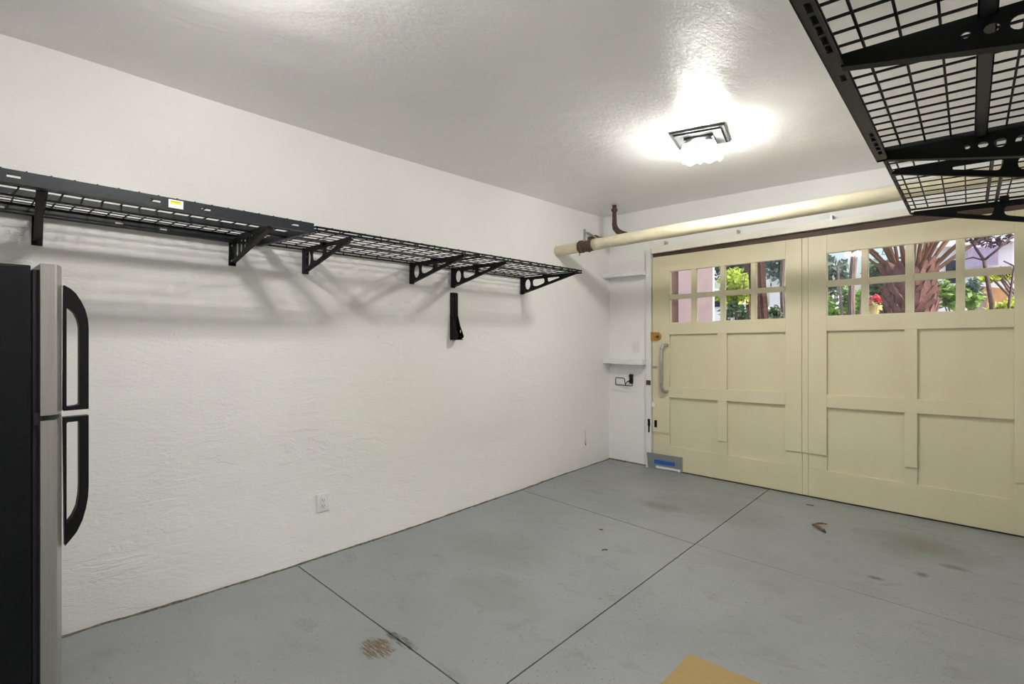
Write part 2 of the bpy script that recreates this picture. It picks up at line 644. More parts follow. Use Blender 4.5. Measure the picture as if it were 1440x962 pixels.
# grimy ragged seam where the painted floor stops short of the walls
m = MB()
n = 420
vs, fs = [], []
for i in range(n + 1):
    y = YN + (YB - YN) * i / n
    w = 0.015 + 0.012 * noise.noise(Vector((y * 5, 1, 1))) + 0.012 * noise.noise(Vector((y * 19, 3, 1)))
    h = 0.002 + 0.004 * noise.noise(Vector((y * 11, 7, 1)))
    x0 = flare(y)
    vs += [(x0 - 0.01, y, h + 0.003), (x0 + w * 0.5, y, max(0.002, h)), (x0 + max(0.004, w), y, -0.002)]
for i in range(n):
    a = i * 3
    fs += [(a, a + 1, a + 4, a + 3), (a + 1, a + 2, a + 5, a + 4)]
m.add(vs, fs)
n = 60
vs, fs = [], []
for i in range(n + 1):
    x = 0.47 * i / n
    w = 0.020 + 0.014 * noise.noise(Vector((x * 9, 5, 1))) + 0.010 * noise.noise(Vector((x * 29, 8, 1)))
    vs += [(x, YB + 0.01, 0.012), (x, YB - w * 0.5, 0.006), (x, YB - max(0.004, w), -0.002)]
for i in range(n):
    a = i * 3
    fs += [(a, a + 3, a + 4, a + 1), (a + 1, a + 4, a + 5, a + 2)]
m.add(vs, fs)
tag(m.build('floor_edge_grime', M['seam'], recalc=False), kind='structure')

# jamb strip, header, brown strip, added sill
m = MB()
m.box(0.448, 4.672, 0.0, 0.503, 4.76, 2.13)
tag(m.build('trim_1', M['white_trim'], bevel=0.003), kind='structure')
jamb = bpy.data.objects['trim_1']


def hz(x, z, k=1.0):
    """the old header and doors climb a little towards the right"""
    s = max(0.0, min(1.0, (z - 0.30) / 0.42))
    s = s * s * (3 - 2 * s)
    return z + k * 0.0235 * (x - 0.6) * s


m = MB()
hf = lambda x, y, z: (x, y, hz(x, z))
# header face grows deeper to the left like the old board does
vs = [(0.515, 4.655, 2.078), (3.2, 4.655, 2.175), (3.2, 4.655, 2.222), (0.515, 4.655, 2.142)]
vs += [(x, 4.73, z) for x, y, z in vs]
m.add(vs, [(0, 1, 2, 3), (7, 6, 5, 4), (0, 4, 5, 1), (1, 5, 6, 2), (2, 6, 7, 3), (3, 7, 4, 0)])
header = tag(m.build('trim_2', M['header']), kind='structure')
for (x, z) in [(0.635, 2.147), (1.31, 2.167), (2.02, 2.19), (2.7, 2.209)]:
    b = MB()
    b.box(x - 0.035, 4.66, z - 0.006, x + 0.02, 4.715, z)
    b.box(x + 0.012, 4.66, z - 0.006, x + 0.02, 4.724, z + 0.035)
    b.build('angle_bracket', M['galvanised'], header)
m = MB()
m.box(0.512, 4.70, 2.03, 3.19, 4.75, 2.115, hf)
tag(m.build('trim_3', M['brown_wood']), kind='structure')
m = MB()
m.box(0.505, 4.762, -0.03, 3.19, 4.92, 0.05)
tag(m.build('trim_4', M['brown_wood']), kind='structure')  # added behind the doors to block light leaking under them

# ------------------------------------------------------------------ garage doors
YF, YK = 4.688, 4.738


def dbox(parent, name, x0, x1, z0, z1, yf=YF, yk=YK, mat='door', bevel=0.003, kl=1.0):
    b = MB()
    b.box(x0, yf, z0, x1, yk, z1, lambda x, y, z: (x, y, hz(x, z, kl)))
    return b.build(name, M[mat], parent, bevel=bevel)


def leaf(name, x0, x1, cols, px, wz, stub):
    """px: the two panel bays; cols: the four pane columns; wz: pane heights"""
    d = thing(name, None, None, (x0, YF, 0), kind='structure')
    (a0, a1), (b0, b1) = px
    zt = 2.046
    z_top, z_m1, z_m0, z_bot = wz
    # plywood back layer, the bottom board and the panels
    dbox(d, 'bottom_board', x0, x1, 0.012, 0.235, YF + 0.012, YK)
    for (q0, q1) in px:
        dbox(d, 'panel', q0 - 0.004, q1 + 0.004, 0.23, 0.705, YF + 0.026, YK - 0.004, bevel=0.0)
        dbox(d, 'panel', q0 - 0.004, q1 + 0.004, 0.79, 1.30, YF + 0.026, YK - 0.004, bevel=0.0)
    # lower stubs under the stiles, set back
    for (q0, q1) in ((x0, a0), (a1, b0), (b1, x1)):
        dbox(d, 'stile_foot', q0, q1, 0.235, 0.352, YF + 0.012, YK)
    dbox(d, 'stile', x0, a0, 0.352, zt)
    dbox(d, 'stile', a1, b0, 0.352, 0.698)
    dbox(d, 'stile', a1, b0, 0.798, 1.295)
    dbox(d, 'stile', b1, x1, 0.352, zt)
    dbox(d, 'rail', a0, b1, 0.698, 0.798)
    dbox(d, 'rail', a0, b1, 1.295, z_bot)
    dbox(d, 'rail', a0, b1, z_top, zt)
    # glazing
    for i, (q0, q1) in enumerate(cols):
        if i < 3:
            dbox(d, 'muntin', q1, cols[i + 1][0], z_bot, z_top, YF + 0.006, YK)
        dbox(d, 'muntin', q0, q1, z_m0, z_m1, YF + 0.008, YK)
        for (za, zb) in ((z_bot, z_m0), (z_m1, z_top)):
            b = MB()
            b.box(q0 - 0.002, YF + 0.030, za - 0.002, q1 + 0.002, YF + 0.033, zb + 0.002, lambda x, y, z: (x, y, hz(x, z)))
            b.build('pane', M['pane'], d)
    return d


d1 = leaf('door_1', 0.512, 1.822, [(0.686, 0.897), (0.944, 1.165), (1.203, 1.426), (1.467, 1.695)],
          [(0.686, 1.146), (1.226, 1.70)], (1.893, 1.672, 1.628, 1.408), True)
d2 = leaf('door_2', 1.868, 3.185, [(1.993, 2.223), (2.268, 2.491), (2.54, 2.769), (2.816, 3.047)],
          [(1.997, 2.487), (2.56, 3.058)], (1.903, 1.690, 1.641, 1.414), True)
# astragal between the leaves, in two lengths
dbox(d1, 'astragal', 1.8235, 1.8665, 0.352, 2.046, YF + 0.004, YK)
dbox(d1, 'astragal_foot', 1.8235, 1.8665, 0.012, 0.348, YF + 0.014, YK)
# shallow battens near the foot of the middle stile
dbox(d2, 'batten', 1.87, 1.99, 0.455, 0.497, YF - 0.003, YF + 0.002, bevel=0.001)

# grab handle on the left leaf
m = MB()
xh, yh = 0.640, 4.62
pts = [(xh + 0.028, YF, 1.195), (xh + 0.022, YF - 0.03, 1.196), (xh + 0.008, YF - 0.055, 1.187), (xh, yh, 1.16), (xh, yh, 0.80),
       (xh + 0.008, YF - 0.055, 0.768), (xh + 0.022, YF - 0.03, 0.755), (xh + 0.028, YF, 0.753)]
m.tube(pts, [0.014, 0.016, 0.017, 0.017, 0.017, 0.017, 0.016, 0.014], 10)
m.build('grab_handle', M['galvanised'], d1, smooth=True)
# brass hasp bridging jamb and door
m = MB()
m.box(0.488, YF - 0.016, 1.238, 0.565, YF - 0.002, 1.318)
m.lathe([(0.001, -0.018), (0.034, -0.018), (0.040, -0.012), (0.040, -0.002)], (0.565, YF, 1.278), 18, 'y')
hasp = m.build('hasp', M['brass'], d1)
m = MB()
m.lathe([(0.0005, -0.030), (0.012, -0.028), (0.014, -0.016)], (0.575, YF, 1.275), 12, 'y')
m.build('knob', M['rust'], hasp)
for (x0, x1, z0, z1, mt) in [(0.512, 0.565, 0.968, 0.992, 'galvanised'), (0.535, 0.56, 0.40, 0.468, 'black_steel')]:
    m = MB()
    m.box(x0, YF - 0.006, z0, x1, YF, z1)
    m.build('strike_plate', M[mt], d1, bevel=0.001)
m = MB()
m.box(0.456, 4.666, 0.805, 0.50, 4.672, 0.850)
m.build('strike_plate', M['rust'], jamb)
m = MB()
m.box(0.474, 4.664, 0.405, 0.496, 4.672, 0.475)
m.tube([(0.485, 4.668, 0.41), (0.485, 4.668, 0.345)], 0.007, 8)
m.build('bolt', M['black_steel'], jamb)
m = MB()
m.box(0.507, YF - 0.008, 0.596, 0.543, YF, 0.640)
m.build('chipped_patch', M['white_plastic'], d1)

# sheet metal patch at the foot of the door
t = thing('metal_patch_plate', 'grey sheet metal patch with blue tape at the foot of the cream door', 'metal plate', (0.64, 4.66, 0.0))
m = MB()
m.add(*[[(0.478, 4.668, 0.0), (0.814, YF + 0.008, 0.0), (0.814, YF + 0.008, 0.148), (0.462, 4.668, 0.148), (0.478, 4.664, 0.0), (0.814, YF + 0.004, 0.0), (0.814, YF + 0.004, 0.148), (0.462, 4.664, 0.148)],
        [(0, 1, 2, 3), (7, 6, 5, 4), (0, 4, 5, 1), (1, 5, 6, 2), (2, 6, 7, 3), (3, 7, 4, 0)]])
m.build('plate', M['grey_plate'], t)
yy = lambda x: 4.664 + (x - 0.478) / (0.814 - 0.478) * (YF + 0.004 - 4.664)
m = MB()
m.add([(0.540, yy(0.54) - 0.002, 0.050), (0.742, yy(0.742) - 0.002, 0.053), (0.745, yy(0.745) - 0.002, 0.088), (0.540, yy(0.54) - 0.002, 0.092),
       (0.540, yy(0.54) - 0.0005, 0.050), (0.742, yy(0.742) - 0.0005, 0.053), (0.745, yy(0.745) - 0.0005, 0.088), (0.540, yy(0.54) - 0.0005, 0.092)],
      [(0, 1, 2, 3), (7, 6, 5, 4), (0, 4, 5, 1), (1, 5, 6, 2), (2, 6, 7, 3), (3, 7, 4, 0)])
m.build('tape', M['blue_tape'], t)
m = MB()
m.add([(0.56, yy(0.56) - 0.003, 0.012), (0.79, yy(0.79) - 0.003, 0.012), (0.79, yy(0.79) - 0.003, 0.030), (0.56, yy(0.56) - 0.003, 0.036)], [(0, 1, 2, 3)])
m.tube([(0.787, yy(0.787) - 0.012, 0.020), (0.787, yy(0.787) - 0.002, 0.020)], 0.014, 12)
m.build('weather_strip', M['white_plastic'], t)

# ------------------------------------------------------------------ wire shelves
PITCH = 0.0615


def web_holes_row():
    return [circle(u, v, ru, rv) for u, v, ru, rv in [(0.092, -0.085, 0.024, 0.043), (0.158, -0.079, 0.022, 0.035), (0.217, -0.071, 0.019, 0.026), (0.272, -0.062, 0.016, 0.019),
                                                      (0.318, -0.056, 0.0135, 0.013), (0.355, -0.054, 0.011, 0.009), (0.390, -0.053, 0.007, 0.006)]]


def rounded(poly, r=0.012):
    out = []
    n = len(poly)
    for i in range(n):
        a, b, c = Vector(poly[i - 1]), Vector(poly[i]), Vector(poly[(i + 1) % n])
        d0, d1_ = (a - b), (c - b)
        q = min(r, d0.length * 0.45, d1_.length * 0.45)
        p0, p1 = b + d0.normalized() * q, b + d1_.normalized() * q
        for k in range(4):
            s = k / 3
            out.append(tuple((1 - s) ** 2 * p0 + 2 * s * (1 - s) * b + s * s * p1))
    return out


def bracket(parent, yb, kind, side=1, skew=0.0):
    m = MB()
    th = 0.004
    sk = lambda x, y, z: (x, y + skew * x / 0.58, z)
    fn = lambda u, v, w: sk(u, yb + w, v)
    if kind == 'row':
        out = [(0.002, -0.022), (0.575, -0.022), (0.590, -0.030), (0.580, -0.050), (0.03, -0.148), (0.002, -0.158)]
        m.plate(out, web_holes_row(), th, fn)
        m.box(0.001, yb - 0.018, -0.165, 0.005, yb + 0.018, -0.020)          # wall plate
        m.box(0.002, yb, -0.024, 0.585, yb + side * 0.022, -0.020, sk)        # top flange
        a, b = Vector((0.03, 0, -0.150)), Vector((0.583, 0, -0.052))
        vs = [sk(a.x, yb - 0.013, a.z), sk(b.x, yb - 0.013, b.z), sk(b.x, yb + 0.013, b.z), sk(a.x, yb + 0.013, a.z)]
        vs += [(x, y, z + 0.004) for x, y, z in vs]
        m.add(vs, [(0, 3, 2, 1), (4, 5, 6, 7), (0, 1, 5, 4), (1, 2, 6, 5), (2, 3, 7, 6), (3, 0, 4, 7)])
        holes = [(-0.055,), (-0.075,), (-0.140,)]
    else:
        out = [(0.002, -0.022), (0.575, -0.022), (0.590, -0.026), (0.590, -0.036), (0.05, -0.150), (0.03, -0.160), (0.002, -0.160)]
        hs = [circle(0.088, -0.083, 0.030, 0.043, 16),
              rounded([(0.145, -0.046), (0.275, -0.046), (0.275, -0.082), (0.19, -0.104), (0.145, -0.098)], 0.02),
              rounded([(0.305, -0.044), (0.43, -0.044), (0.43, -0.052), (0.315, -0.078)], 0.012)]
        m.plate(out, hs, th, fn)
        m.box(0.001, yb, -0.162, 0.005, yb - side * 0.038, -0.012)
        m.box(0.002, yb, -0.024, 0.585, yb - side * 0.026, -0.020, sk)
        a, b = Vector((0.03, 0, -0.160)), Vector((0.590, 0, -0.036))
        vs = [sk(a.x, yb, a.z), sk(b.x, yb, b.z), sk(b.x, yb - side * 0.014, b.z), sk(a.x, yb - side * 0.014, a.z)]
        vs += [(x, y, z + 0.004) for x, y, z in vs]
        m.add(vs, [(0, 3, 2, 1), (4, 5, 6, 7), (0, 1, 5, 4), (1, 2, 6, 5), (2, 3, 7, 6), (3, 0, 4, 7)])
        m.box(0.26, yb - 0.012, -0.03, 0.29, yb + 0.012, 0.0, sk)            # clip under the deck
    b = m.build('bracket', M['black_steel'], parent)
    for z in (-0.058, -0.140):
        s = MB()
        s.lathe([(0.0003, 0.009), (0.006, 0.008), (0.008, 0.005)], (0, yb - (0.0 if kind == 'row' else side * 0.02), z), 10, 'x')
        s.build('bolt', M['galvanised'], b)
    s = MB()
    if kind == 'row':
        s.lathe([(0.0003, -0.056), (0.006, -0.055), (0.007, -0.047)], (0.572, yb + skew + side * 0.012, 0.022), 10, 'z')
    else:
        s.lathe([(0.0003, -0.032), (0.006, -0.031), (0.007, -0.024)], (0.572, yb + skew - side * 0.012, 0), 10, 'z')
    s.build('bolt', M['galvanised'], b)
    return b


def slot(y, z, w, h):
    return [(y - w / 2, z - h / 2), (y + w / 2, z - h / 2), (y + w / 2, z + h / 2), (y - w / 2, z + h / 2)]


def shelf_railed(name, label, L, brackets, slots, mids, side=1, dp=0.61, fslots=(), skew=0.0):
    """deep channel rim, mesh deck; local x out from the wall, y along it, z = 0 at the top"""
    t = thing(name, label, 'wire shelf', (0, 0, 0))
    h = 0.044
    for xr, inner in ((dp, -1), (0.004, 1)):
        m = MB()
        m.plate([(0, -h), (L, -h), (L, 0), (0, 0)], [slot(y, -h * 0.47, 0.034 if xr > 0.1 else 0.03, 0.011) for y in slots], 0.0025, lambda u, v, w: (xr + w, u, v))
        m.box(xr, 0, -0.003, xr + inner * 0.020, L, 0.0)
        fl = [[(xr + inner * q[0], q[1]) for q in slot(0.018, y, 0.011, 0.034)] for y in fslots] if inner < 0 else []
        e0, e1 = sorted((xr, xr + inner * 0.030))
        m.plate([(e0, 0), (e1, 0), (e1, L), (e0, L)], fl, 0.003, lambda u, v, w: (u, v, -h + 0.0015 + w))
        m.build('front_rail' if inner < 0 else 'rear_rail', M['rail_steel'], t)
    for y0, sg in ((0, 1), (L, -1)):
        m = MB()
        ends = [circle(u, -h * 0.5, 0.005, 0.005, 8) for u in (0.06, 0.16, 0.26, 0.36, 0.46, 0.55)]
        m.plate([(0.004, -h), (dp, -h), (dp, 0), (0.004, 0)], ends, 0.0025, lambda u, v, w: (u, y0 + sg * 0.002 + w, v))
        m.box(0.004, y0, -h, dp, y0 + sg * 0.022, -h + 0.003)
        m.build('end_rail', M['rail_steel'], t)
    for xm in mids:
        m = MB()
        m.box(xm - 0.014, 0.004, -0.030, xm + 0.014, L - 0.004, -0.027)
        m.box(xm - 0.014, 0.004, -0.030, xm - 0.0115, L - 0.004, -0.005)
        m.box(xm + 0.0115, 0.004, -0.030, xm + 0.014, L - 0.004, -0.005)
        m.build('middle_rail', M['rail_steel'], t)
    m = MB()
    n = int(round(L / PITCH))
    for i in range(1, n):
        y = L * i / n
        m.bar((0.004, y, 0.0005), (dp, y, 0.0005), 0.0046)
    k = int(round(dp / PITCH))
    for i in range(1, k):
        x = dp * i / k
        m.bar((x, 0.003, -0.003), (x, L - 0.003, -0.003), 0.0046)
    tag(m.build('wire_mesh', M['black_steel'], t, recalc=False), kind='stuff')
    for yb in brackets:
        bracket(t, yb, 'row', side, skew)
    return t


def shelf_wire(name, label, L, brackets, side=1, dp=0.60, group=None, skew=0.0):
    t = thing(name, label, 'wire shelf', (0, 0, 0), group)
    r = 0.0046
    m = MB()
    for z in (-0.004, -0.022):
        x0 = 0.008 if z > -0.01 else 0.010
        m.tube([(x0, 0.004, z), (dp, 0.004, z), (dp, L - 0.004, z), (x0, L - 0.004, z), (x0, 0.004, z)], r, 6)
    for i in range(int(L / 0.12) + 1):
        y = 0.01 + i * (L - 0.02) / int(L / 0.12)
        m.bar((dp, y, -0.024), (dp, y, -0.002), 0.005)
        m.bar((0.01, y, -0.024), (0.01, y, -0.002), 0.005)
    m.build('rim', M['black_steel'], t, recalc=False)
    m = MB()
    m.tube([(dp * 0.5, 0.004, -0.012), (dp * 0.5, L - 0.004, -0.012)], 0.0065, 6)
    m.tube([(dp * 0.5 + 0.03, 0.004, -0.020), (dp * 0.5 + 0.03, L - 0.004, -0.020)], 0.004, 6)
    m.build('stiffener', M['rail_steel'], t)
    m = MB()
    n = int(round(L / 0.092))
    for i in range(1, n):
        y = L * i / n
        m.bar((0.006, y, 0.001), (dp, y, 0.001), 0.0042)
    k = int(round(dp / 0.07))
    for i in range(1, k):
        x = dp * i / k
        m.bar((x, 0.003, -0.003), (x, L - 0.003, -0.003), 0.0042)
    m.bar((dp - 0.022, 0.003, -0.003), (dp - 0.022, L - 0.003, -0.003), 0.0042)
    tag(m.build('wire_mesh', M['black_steel'], t, recalc=False), kind='stuff')
    for yb in brackets:
        bracket(t, yb, 'tri', side, skew)
    return t


# left wall, from near to far
a = shelf_railed('wall_shelf', 'black railed mesh shelf over the fridge with yellow sticker on its rim', 1.81, [0.12, 0.895, 1.665],
                 [0.09, 0.20, 0.78, 1.175, 1.35, 1.72], [0.305], 1, skew=-0.045)
m = MB()
m.box(0.6118, 1.218, -0.038, 0.6128, 1.268, -0.006)
stk = m.build('sticker', M['sticker'], a)
m = MB()
m.box(0.6128, 1.223, -0.022, 0.6133, 1.260, -0.010)
m.build('yellow_band', M['sticker_yellow'], stk)
m = MB()
for i in range(5):
    m.box(0.6128, 1.225 + i * 0.0068, -0.0145, 0.6136, 1.230 + i * 0.0068, -0.0125)
m.build('print', M['ink'], stk)
a.location = (0.006, -0.62, 1.852 + 0.0145)
a.rotation_euler = (-0.0193, 0, 0)
b = shelf_wire('wall_shelf', 'black wire mesh shelf between railed shelf and farthest shelf on left wall', 1.085, [0.225, 0.985], -1, skew=-0.03)
b.location = (0.006, 1.20, 1.8235)
b.rotation_euler = (-0.0106, 0, 0)
c = copy_tree(b)
c['label'] = 'farthest black wire mesh shelf on the left wall, its tip below the pipe'
c.location = (0.006, 2.29, 1.8120)
br = [ch for ch in c.children if ch.name.startswith('bracket')]
br[0].location.y = 0.045
br[1].location.y = 0.055

# right wall: two shelves overhead
a2 = shelf_railed('wall_shelf', 'black railed mesh shelf overhead at top right nearest the camera', 1.83, [0.03, 0.80, 1.62],
                  [0.30, 1.10, 1.6], [0.36, 0.18], -1, fslots=[0.106, 0.154, 0.201, 0.253, 0.298, 0.736, 0.889, 0.929, 0.973, 1.016, 1.062, 1.45, 1.5, 1.55])
a2.location = (3.306, 2.079, 1.914)
a2.rotation_euler = (0, 0, pi + radians(1.8))
b2 = shelf_wire('wall_shelf', 'black wire mesh shelf at right in front of the garage door header', 1.065, [0.04, 0.885], 1)
b2.location = (3.276, 3.148, 1.905)
b2.rotation_euler = (0, 0, pi + radians(1.8))

# ------------------------------------------------------------------ refrigerator
t = thing('refrigerator', 'black top-freezer refrigerator with stainless steel doors against left wall', 'refrigerator', (0.41, -0.1, 0))
m = MB()
m.box(0.07, -0.47, 0.04, 0.75, 0.190, 1.531)
m.build('body', M['fridge_black'], t, bevel=0.006)
for x in (0.12, 0.70):
    for y in (-0.42, 0.14):
        m = MB()
        m.tube([(x, y, 0.0), (x, y, 0.045)], 0.018, 10)
        m.build('foot', M['black_plastic'], t)
m = MB()
m.box(0.10, 0.188, 0.06, 0.722, 0.196, 1.518)
m.box(0.11, 0.195, 0.075, 0.735, 0.203, 1.045)
m.box(0.11, 0.195, 1.062, 0.735, 0.203, 1.519)
m.box(0.11, 0.203, 0.075, 0.728, 0.213, 1.045)
m.box(0.11, 0.203, 1.062, 0.728, 0.213, 1.519)
m.build('gasket', M['gasket'], t, bevel=0.001)


def door_profile():
    pts = [(0.752, 0.212), (0.754, 0.246), (0.750, 0.2525)]
    for k in range(1, 13):
        s = k / 12
        x = 0.750 - 0.68 * s
        y = 0.2525 + 0.036 * (1 - (2 * s - 1) ** 2) ** 0.62
        pts.append((x, y))
    pts += [(0.068, 0.246), (0.070, 0.212)]
    return pts


for nm, z0, z1 in (('freezer_door', 1.0535, 1.538), ('door', 0.09, 1.0365)):
    m = MB()
    m.prism(door_profile(), lambda x, y: (x, y, z0), lambda x, y: (x, y, z1))
    d = m.build(nm, M['stainless'], t)
    h = MB()
    xs = 0.672
    if nm == 'freezer_door':
        outer = [(0.278, 1.477), (0.296, 1.465), (0.309, 1.450), (0.3233, 1.423), (0.3333, 1.397), (0.340, 1.366), (0.3425, 1.335), (0.3425, 1.24), (0.3425, 1.056), (0.276, 1.056)]
        inner = rounded([(0.284, 1.069), (0.317, 1.072), (0.3172, 1.30), (0.317, 1.337), (0.313, 1.361), (0.303, 1.385), (0.293, 1.396), (0.284, 1.403)], 0.006)
    else:
        outer = [(0.276, 1.034), (0.3425, 1.034), (0.3425, 0.79), (0.3405, 0.752), (0.335, 0.716), (0.326, 0.679), (0.3105, 0.642), (0.294, 0.620), (0.280, 0.603)]
        inner = rounded([(0.284, 0.676), (0.299, 0.697), (0.3105, 0.726), (0.3160, 0.765), (0.3172, 0.80), (0.317, 1.017), (0.284, 1.017)], 0.006)
    h.plate(outer, [inner], 0.034, lambda u, v, w: (xs + w, u, v))
    h.build('handle', M['handle_black'], d, bevel=0.0)
m = MB()
m.box(0.10, 0.10, 1.531, 0.20, 0.25, 1.545)
m.build('hinge', M['gasket'], t, bevel=0.002)
m = MB()
m.lathe([(0.020, -0.020), (0.020, 0.020), (0.0005, 0.022)], (0.728, 0.206, 1.044), 12, 'z')
m.build('hinge', M['gasket'], t)

# ------------------------------------------------------------------ pipes by the far wall
t = thing('drain_pipe', 'cream painted drain pipe running below the ceiling across the garage', 'pipe', (1.6, 3.84, 2.1))
zp = lambda x: 2.062 + 0.034 * x
m = MB()
n = 6
pts = [(-0.02 + 0.28 * k / n, 3.84, zp(-0.02 + 0.28 * k / n)) for k in range(n + 1)]
m.tube(pts, [0.047] * 6 + [0.049], 20)
m.build('pipe_end', M['pipe_cream'], t, smooth=True)
m = MB()
pts, rs = [], []
for k in range(60):
    x = 0.40 + (3.24 - 0.40) * k / 59
    pts.append((x, 3.84 + 0.004 * sin(x * 3), zp(x) + 0.004 * sin(x * 2.2)))
    rs.append(0.0495 + 0.0025 * noise.noise(Vector((x * 3, 0, 0))) + (0.003 if k < 2 else 0))
m.tube(pts, rs, 20)
m.build('pipe_run', M['pipe_cream'], t, smooth=True)
m = MB()
prof = [(0.042, 0.255), (0.054, 0.258), (0.056, 0.285), (0.049, 0.290), (0.047, 0.335), (0.052, 0.340), (0.052, 0.36), (0.046, 0.365), (0.046, 0.405)]
m.lathe([(r, x) for r, x in prof], (0, 3.84, zp(0.33)), 20, 'x', wave=lambda r, h, a: (r * (1 + 0.05 * sin(7 * a + 30 * h)), h))
m.tube([(0.262, 3.83, zp(0.26) - 0.04), (0.262, 3.825, zp(0.26) - 0.075)], 0.004, 6)
cp = m.build('coupling', M['rust'], t, smooth=False)

t = thing('pipe_hanger', 'small grey strap hanger and rusty rod behind the pipe joint', 'pipe hanger', (0.0, 4.28, 2.27))
m = MB()
m.box(0.0, 4.255, 2.215, 0.012, 4.285, 2.325)
m.tube([(0.006, 4.30, 2.30), (0.03, 4.34, 2.285), (0.05, 4.40, 2.255), (0.03, 4.46, 2.25)], 0.010, 8)
m.build('strap', M['galvanised'], t)
m = MB()
m.tube([(0.012, 4.33, 2.235), (0.02, 4.47, 2.265), (0.02, 4.724, 2.285)], [0.024, 0.020, 0.012], 10)
m.lathe([(0.0005, 0.0), (0.036, 0.0), (0.036, 0.03), (0.0005, 0.03)], (0.02, 4.42, 2.255), 12, 'y')
m.build('rod', M['rust'], t)

t = thing('rusty_pipe', 'short rusty vertical pipe with an elbow dropping from the ceiling corner', 'pipe', (0.325, 4.3, 2.40))
m = MB()
m.tube([(0.325, 4.30, 2.515), (0.325, 4.30, 2.40), (0.326, 4.30, 2.33), (0.335, 4.302, 2.295), (0.36, 4.306, 2.265), (0.40, 4.312, 2.245), (0.46, 4.32, 2.225)],
       [0.019, 0.020, 0.023, 0.027, 0.027, 0.022, 0.019], 12)
m.build('pipe_body', M['rust'], t, smooth=True)
m = MB()
m.lathe([(0.020, 2.455), (0.028, 2.457), (0.028, 2.480), (0.020, 2.482)], (0.325, 4.30, 0), 12, 'z')
m.tube([(0.325, 4.30, 2.505), (0.295, 4.29, 2.53)], 0.009, 8)
m.build('collar', M['rust'], t)

# ------------------------------------------------------------------ corner shelves, switch, outlet, hooks
for z, lab in ((1.895, 'upper white wooden corner shelf beside the garage door jamb'), (1.022, 'lower white wooden corner shelf beside the garage door jamb, above black hook')):
    t = thing('corner_shelf', lab, 'shelf', (0.23, 4.66, z), 'white corner shelves')
    m = MB()
    m.box(0.0, 4.607, z - 0.018 if z > 1.5 else z - 0.022, 0.447, YB, z + (0.016 if z > 1.5 else 0.026))
    m.build('board', M['white_trim'], t, bevel=0.003)
    m = MB()
    m.box(0.004, 4.625, z - (0.05 if z < 1.5 else 0.028), 0.020, YB, z - (0.0225 if z < 1.5 else 0.0185))
    m.build('cleat', M['white_trim'], t, bevel=0.002)

t = thing('light_switch', 'small white switch plate between the two corner shelves', 'switch', (0.305, YB, 1.175))
m = MB()
m.box(0.272, YB - 0.006, 1.118, 0.338, YB, 1.232)
m.build('plate', M['white_plastic'], t, bevel=0.003)
m = MB()
m.box(0.299, YB - 0.016, 1.163, 0.311, YB - 0.006, 1.187)
m.build('toggle', M['white_plastic'], t, bevel=0.002)

t = thing('wall_outlet', 'white duplex power outlet low on the left wall', 'outlet', (0.0, 1.543, 0.302))
XO = 0.026
m = MB()
m.box(XO - 0.016, 1.505, 0.250, XO, 1.582, 0.355)
m.build('plate', M['white_plastic'], t, bevel=0.003)
m = MB()
m.box(XO - 0.002, 1.527, 0.268, XO + 0.003, 1.560, 0.337)
rc = m.build('receptacle', M['white_plastic'], t, bevel=0.0015)
for z in (0.285, 0.320):
    m = MB()
    m.box(XO + 0.002, 1.536, z - 0.005, XO + 0.0036, 1.5385, z + 0.006)
    m.box(XO + 0.002, 1.549, z - 0.004, XO + 0.0036, 1.5515, z + 0.005)
    m.lathe([(0.0003, 0.0036), (0.0028, 0.0036), (0.0028, 0.002)], (XO, 1.544, z - 0.010), 8, 'x')
    m.build('socket_slots', M['slot_dark'], rc)

t = thing('wire_hook', 'black wire hook with square loop on white wall under the lower corner shelf', 'hook', (0.26, YB, 0.84))
m = MB()
m.box(0.243, YB - 0.012, 0.80, 0.283, YB, 0.895)
m.lathe([(0.0005, -0.022), (0.012, -0.020), (0.014, -0.011)], (0.252, YB, 0.876), 10, 'y')
m.lathe([(0.0005, -0.022), (0.012, -0.020), (0.014, -0.011)], (0.275, YB, 0.876), 10, 'y')
m.build('wall_clip', M['black_plastic'], t, bevel=0.002)
m = MB()
yq = 4.66
loop = [(0.117, yq, 0.790), (0.117, yq, 0.850), (0.123, yq, 0.856), (0.212, yq, 0.856), (0.220, yq, 0.849), (0.228, yq, 0.790), (0.222, yq, 0.783), (0.123, yq, 0.783), (0.117, yq, 0.790)]
m.tube(loop, 0.0048, 8)
arc = [(0.228, yq, 0.79), (0.236, yq, 0.806), (0.252, yq - 0.002, 0.825), (0.28, yq - 0.002, 0.825), (0.304, yq, 0.806), (0.308, yq, 0.790), (0.300, yq, 0.783), (0.222, yq, 0.783)]
m.tube(arc, 0.0048, 8)
m.tube([(0.262, yq, 0.826), (0.262, YB - 0.01, 0.84)], 0.007, 8)
m.build('wire_loop', M['black_plastic'], t, smooth=True)

t = thing('wall_bracket', 'slim black bracket with flared foot fixed alone on the left wall', 'bracket', (0.0, 2.585, 1.43))
m = MB()
m.box(0.0, 2.555, 1.400, 0.018, 2.612, 1.612)
m.box(0.018, 2.580, 1.29, 0.024, 2.612, 1.606)
m.build('strip', M['black_steel'], t, bevel=0.002)
m = MB()
out = [(0.0, 1.452), (0.028, 1.440), (0.055, 1.36), (0.092, 1.292), (0.088, 1.278), (0.060, 1.266), (0.0, 1.262)]
m.plate(out, [circle(0.058, 1.325, 0.007, 0.013, 10), circle(0.055, 1.283, 0.004, 0.005, 8)], 0.006, lambda u, v, w: (u, 2.606 + w, v))
m.plate(out, [], 0.004, lambda u, v, w: (u, 2.556 + w, v))
m.box(0.0, 2.556, 1.262, 0.085, 2.606, 1.268)
m.box(0.0, 2.556, 1.264, 0.006, 2.606, 1.45)
